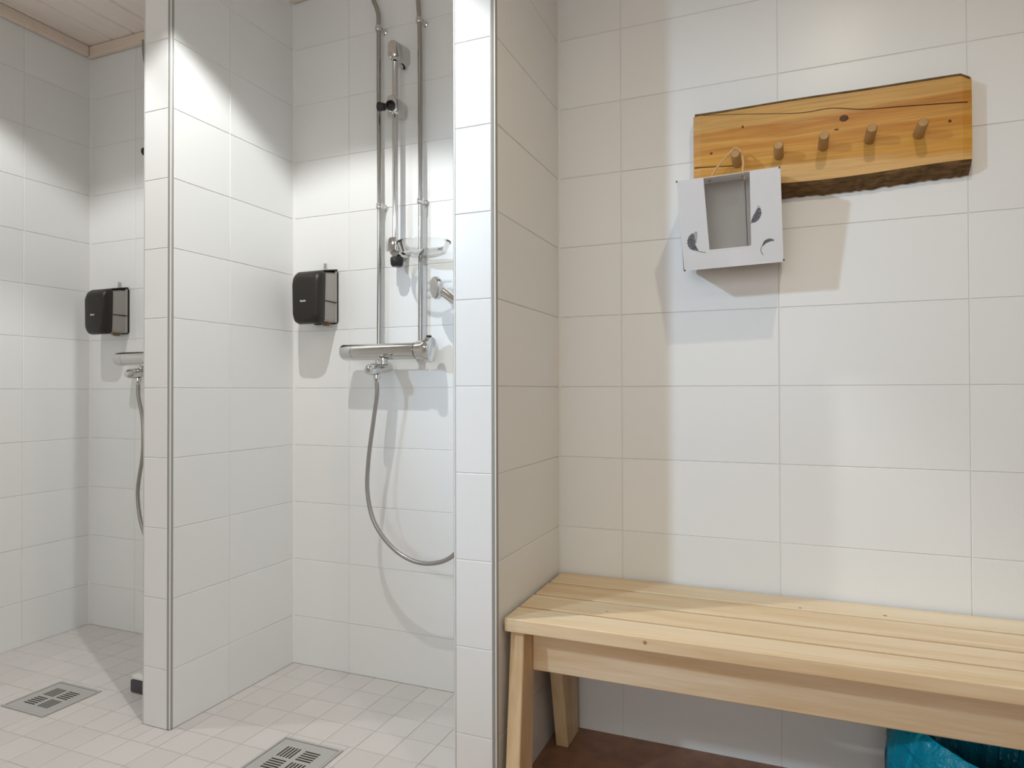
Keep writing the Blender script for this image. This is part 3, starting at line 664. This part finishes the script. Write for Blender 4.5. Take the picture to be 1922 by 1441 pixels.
# ---------------------------------------------------------------- hand shower, holder, hoses
hs = tag(empty('hand_shower', (-.845, 1.80, 1.19)), 'chrome hand shower head peeping out beside the right partition edge', 'hand shower')
O = Vector((-.845, 1.80, 1.19))
H0 = Vector((-.842, 1.795, 1.165)); H1 = at(822, 540, 1.838); ax = (H1-H0).normalized()
bm = bmesh.new(); tube(bm, [p-O for p in smoothpath([H0, H0.lerp(H1, .3), H0.lerp(H1, .65)+Vector((0, .004, 0)), H1+ax*-.012], 6)], lambda t: .0115+.004*t, 16); finish('handle', bm, 'chrome', hs, True)
nd = Vector((-.55, -.62, -.10)).normalized()
bm = bmesh.new(); lathe(bm, H1-O-nd*.012, nd, [(0, .010), (.002, .025), (.010, .0345), (.020, .0355), (.024, .0340)], 28); hd = finish('head', bm, 'chrome', hs, True)
bm = bmesh.new(); lathe(bm, H1-O+nd*.0122, nd, [(0, .0325), (.003, .0305), (.004, .02)], 28); finish('spray_face', bm, 'smoke', hd, True)
ho = tag(empty('shower_holder', (P2[0], 1.80, 1.175)), 'chrome wall holder for the hand shower on the right partition', 'shower holder')
bm = bmesh.new(); lathe(bm, (-.0004, 0, 0), (-1, 0, 0), [(0, .024), (.006, .023), (.008, .012), (.090, .0105)], 20); finish('arm', bm, 'chrome', ho, True)
bm = bmesh.new(); lathe(bm, Vector((-.117, -.005, -.013)), ax, [(0, .0135), (.0, .0185), (.030, .0195), (.030, .0150)], 20); finish('cup', bm, 'chrome', ho, True)
def hose(label, pts, group):
    o0 = Vector(pts[0]); bm = bmesh.new(); tube(bm, [p-o0 for p in smoothpath(pts, 10)], .0068, 12)
    return tag(finish('shower_hose', bm, 'hose', None, True, o0), label, 'hose', group)
s0 = Vector(MX2)+Vector((-.0135, -.108, -.1005))
Yh = 1.812
hp = [s0, s0+Vector((-.001, .002, -.04))] + [at(x, y, Yh) for x, y in ((701, 790), (692, 860), (690, 925), (705, 985), (745, 1035), (795, 1057), (847, 1045))]
hp += [Vector((-.885, 1.808, .545)), Vector((-.848, 1.802, .72)), Vector((-.840, 1.798, .95)), H0-ax*.004+Vector((0, 0, -.002))]
hose('grey shower hose looping below the mixer in the middle stall', hp, 'shower hoses')
s1 = Vector(MX1)+Vector((-.0135, -.108, -.1005))
hp1 = [s1, s1+Vector((.002, 0, -.05)), at(268, 790, 1.80), at(268, 850, 1.80), at(260, 905, 1.80), at(259, 940, 1.80), at(266, 985, 1.80), at(285, 1025, 1.80), at(330, 1050, 1.80)]
hp1 += [Vector((-2.00, 1.81, .46)), Vector((-1.92, 1.81, .52)), Vector((-1.87, 1.81, .72)), Vector((-1.862, 1.81, .95)), Vector((-1.852, 1.797, 1.165))]
hose('grey shower hose beside the partition edge in the left stall', hp1, 'shower hoses')
h1 = copy_tree(hs); h1.location = hs.location+Vector((-1.010, 0, 0)); tag(h1, 'chrome hand shower hidden behind the left partition', 'hand shower')
ho1 = copy_tree(ho); ho1.location = ho.location+Vector((-1.010, 0, 0)); tag(ho1, 'chrome wall holder for the hand shower on the left partition', 'shower holder')

# ---------------------------------------------------------------- floor drains
def drain(c, label):
    x0, x1, y0, y1 = c; cx, cy = (x0+x1)/2, (y0+y1)/2; h = (x1-x0)/2-.0015; v = (y1-y0)/2-.0015
    e = tag(empty('floor_drain', (cx, cy, 0)), label, 'floor drain', 'square floor drains')
    bm = bmesh.new()
    for a in ((-h, h, -v, -v+.007), (-h, h, v-.007, v), (-h, -h+.007, -v+.007, v-.007), (h-.007, h, -v+.007, v-.007)): box(bm, *a, -.0022, .0030, .0008)
    finish('frame', bm, 'steel', e)
    bm = bmesh.new(); box(bm, -h+.009, h-.009, -v+.009, v-.009, -.0022, .0016, .0006); g = finish('grate', bm, 'steel', e)
    for qx, qy, d in ((-.031, .029, 0), (.031, .029, 1), (-.031, -.029, 1), (.031, -.029, 0)):
        for k in range(5):
            o = (k-2)*.0098
            bm = bmesh.new()
            if d: box(bm, qx-.024, qx+.024, qy+o-.0027, qy+o+.0027, .0012, .00185, .0002)
            else: box(bm, qx+o-.0027, qx+o+.0027, qy-.024, qy+.024, .0012, .00185, .0002)
            finish('slot', bm, 'hole', g)
    return e
drain(DR[0], 'square steel floor drain in the left shower stall'); drain(DR[1], 'square steel floor drain in the middle shower stall')

# ---------------------------------------------------------------- squeegee block by the left partition
sq = tag(empty('floor_squeegee', (-1.86, 1.56, 0)), 'small dark block with pale top on the left stall floor beside the partition', 'squeegee')
bm = bmesh.new(); box(bm, -.088, .10, -.030, .000, .0015, .040, .004, 2); finish('head', bm, 'squeegee', sq, True)
bm = bmesh.new(); box(bm, -.085, .098, -.027, -.003, .0405, .054, .004, 2); finish('top_strip', bm, 'white', sq, True)
bm = bmesh.new(); box(bm, -.086, .098, -.019, -.011, .0, .0014); finish('rubber_blade', bm, 'black', sq)

# ---------------------------------------------------------------- waste bin with blue liner
BC = Vector((.362, 1.655, 0)); RB = .165; HB = .245
bn = tag(empty('waste_bin', BC), 'waste bin lined with a glossy blue plastic bag under the bench', 'waste bin')
bm = bmesh.new(); n = 40
prof = [(.002, .02), (.002, RB*.74), (.06, RB*.80), (HB-.012, RB*.955), (HB-.004, RB*.965), (HB-.004, RB*.945), (.010, RB*.72), (.010, .02)]
rings(bm, [[Vector((r*math.cos(2*PI*i/n), r*math.sin(2*PI*i/n), z)) for i in range(n)] for z, r in prof]); finish('bucket', bm, 'bin', bn, True)
bm = bmesh.new(); n = 120; rr = []
rnd = random.Random(3)
ph = [rnd.uniform(0, 6.28) for _ in range(12)]
def wr2(a, s): return (math.sin(7*a+ph[0]+s)*.5+math.sin(13*a+ph[1]-1.3*s)*.35+math.sin(23*a+ph[2]+2*s)*.25+math.sin(41*a+ph[3]+3*s)*.28+math.sin(57*a-2*s)*.18)
prof = [(.070, RB*1.02, .004), (.110, RB*1.07, .006), (.160, RB*1.06, .007), (.205, RB*1.05, .006), (HB+.006, RB*1.02, .004), (HB+.016, RB*.97, .003), (HB+.006, RB*.91, .003), (HB-.03, RB*.86, .010), (HB-.09, RB*.74, .016), (HB-.13, RB*.55, .018), (HB-.15, RB*.25, .015)]
for k, (z, r, am) in enumerate(prof):
    ring = []
    for i in range(n):
        a = 2*PI*i/n; q = r+am*wr2(a, k*.55); lift = .014*math.sin(2*a+.8)+.006*math.sin(5*a+1) if z > .2 else 0
        if k == 0: lift = .02*math.sin(3*a)+.012*math.sin(8*a)
        ring.append(Vector((q*math.cos(a), q*math.sin(a), z+lift)))
    rr.append(ring)
rings(bm, rr, cap=False); o = finish('bag_liner', bm, 'liner', bn, True); o['label'] = 'crumpled translucent blue bag folded over the rim'
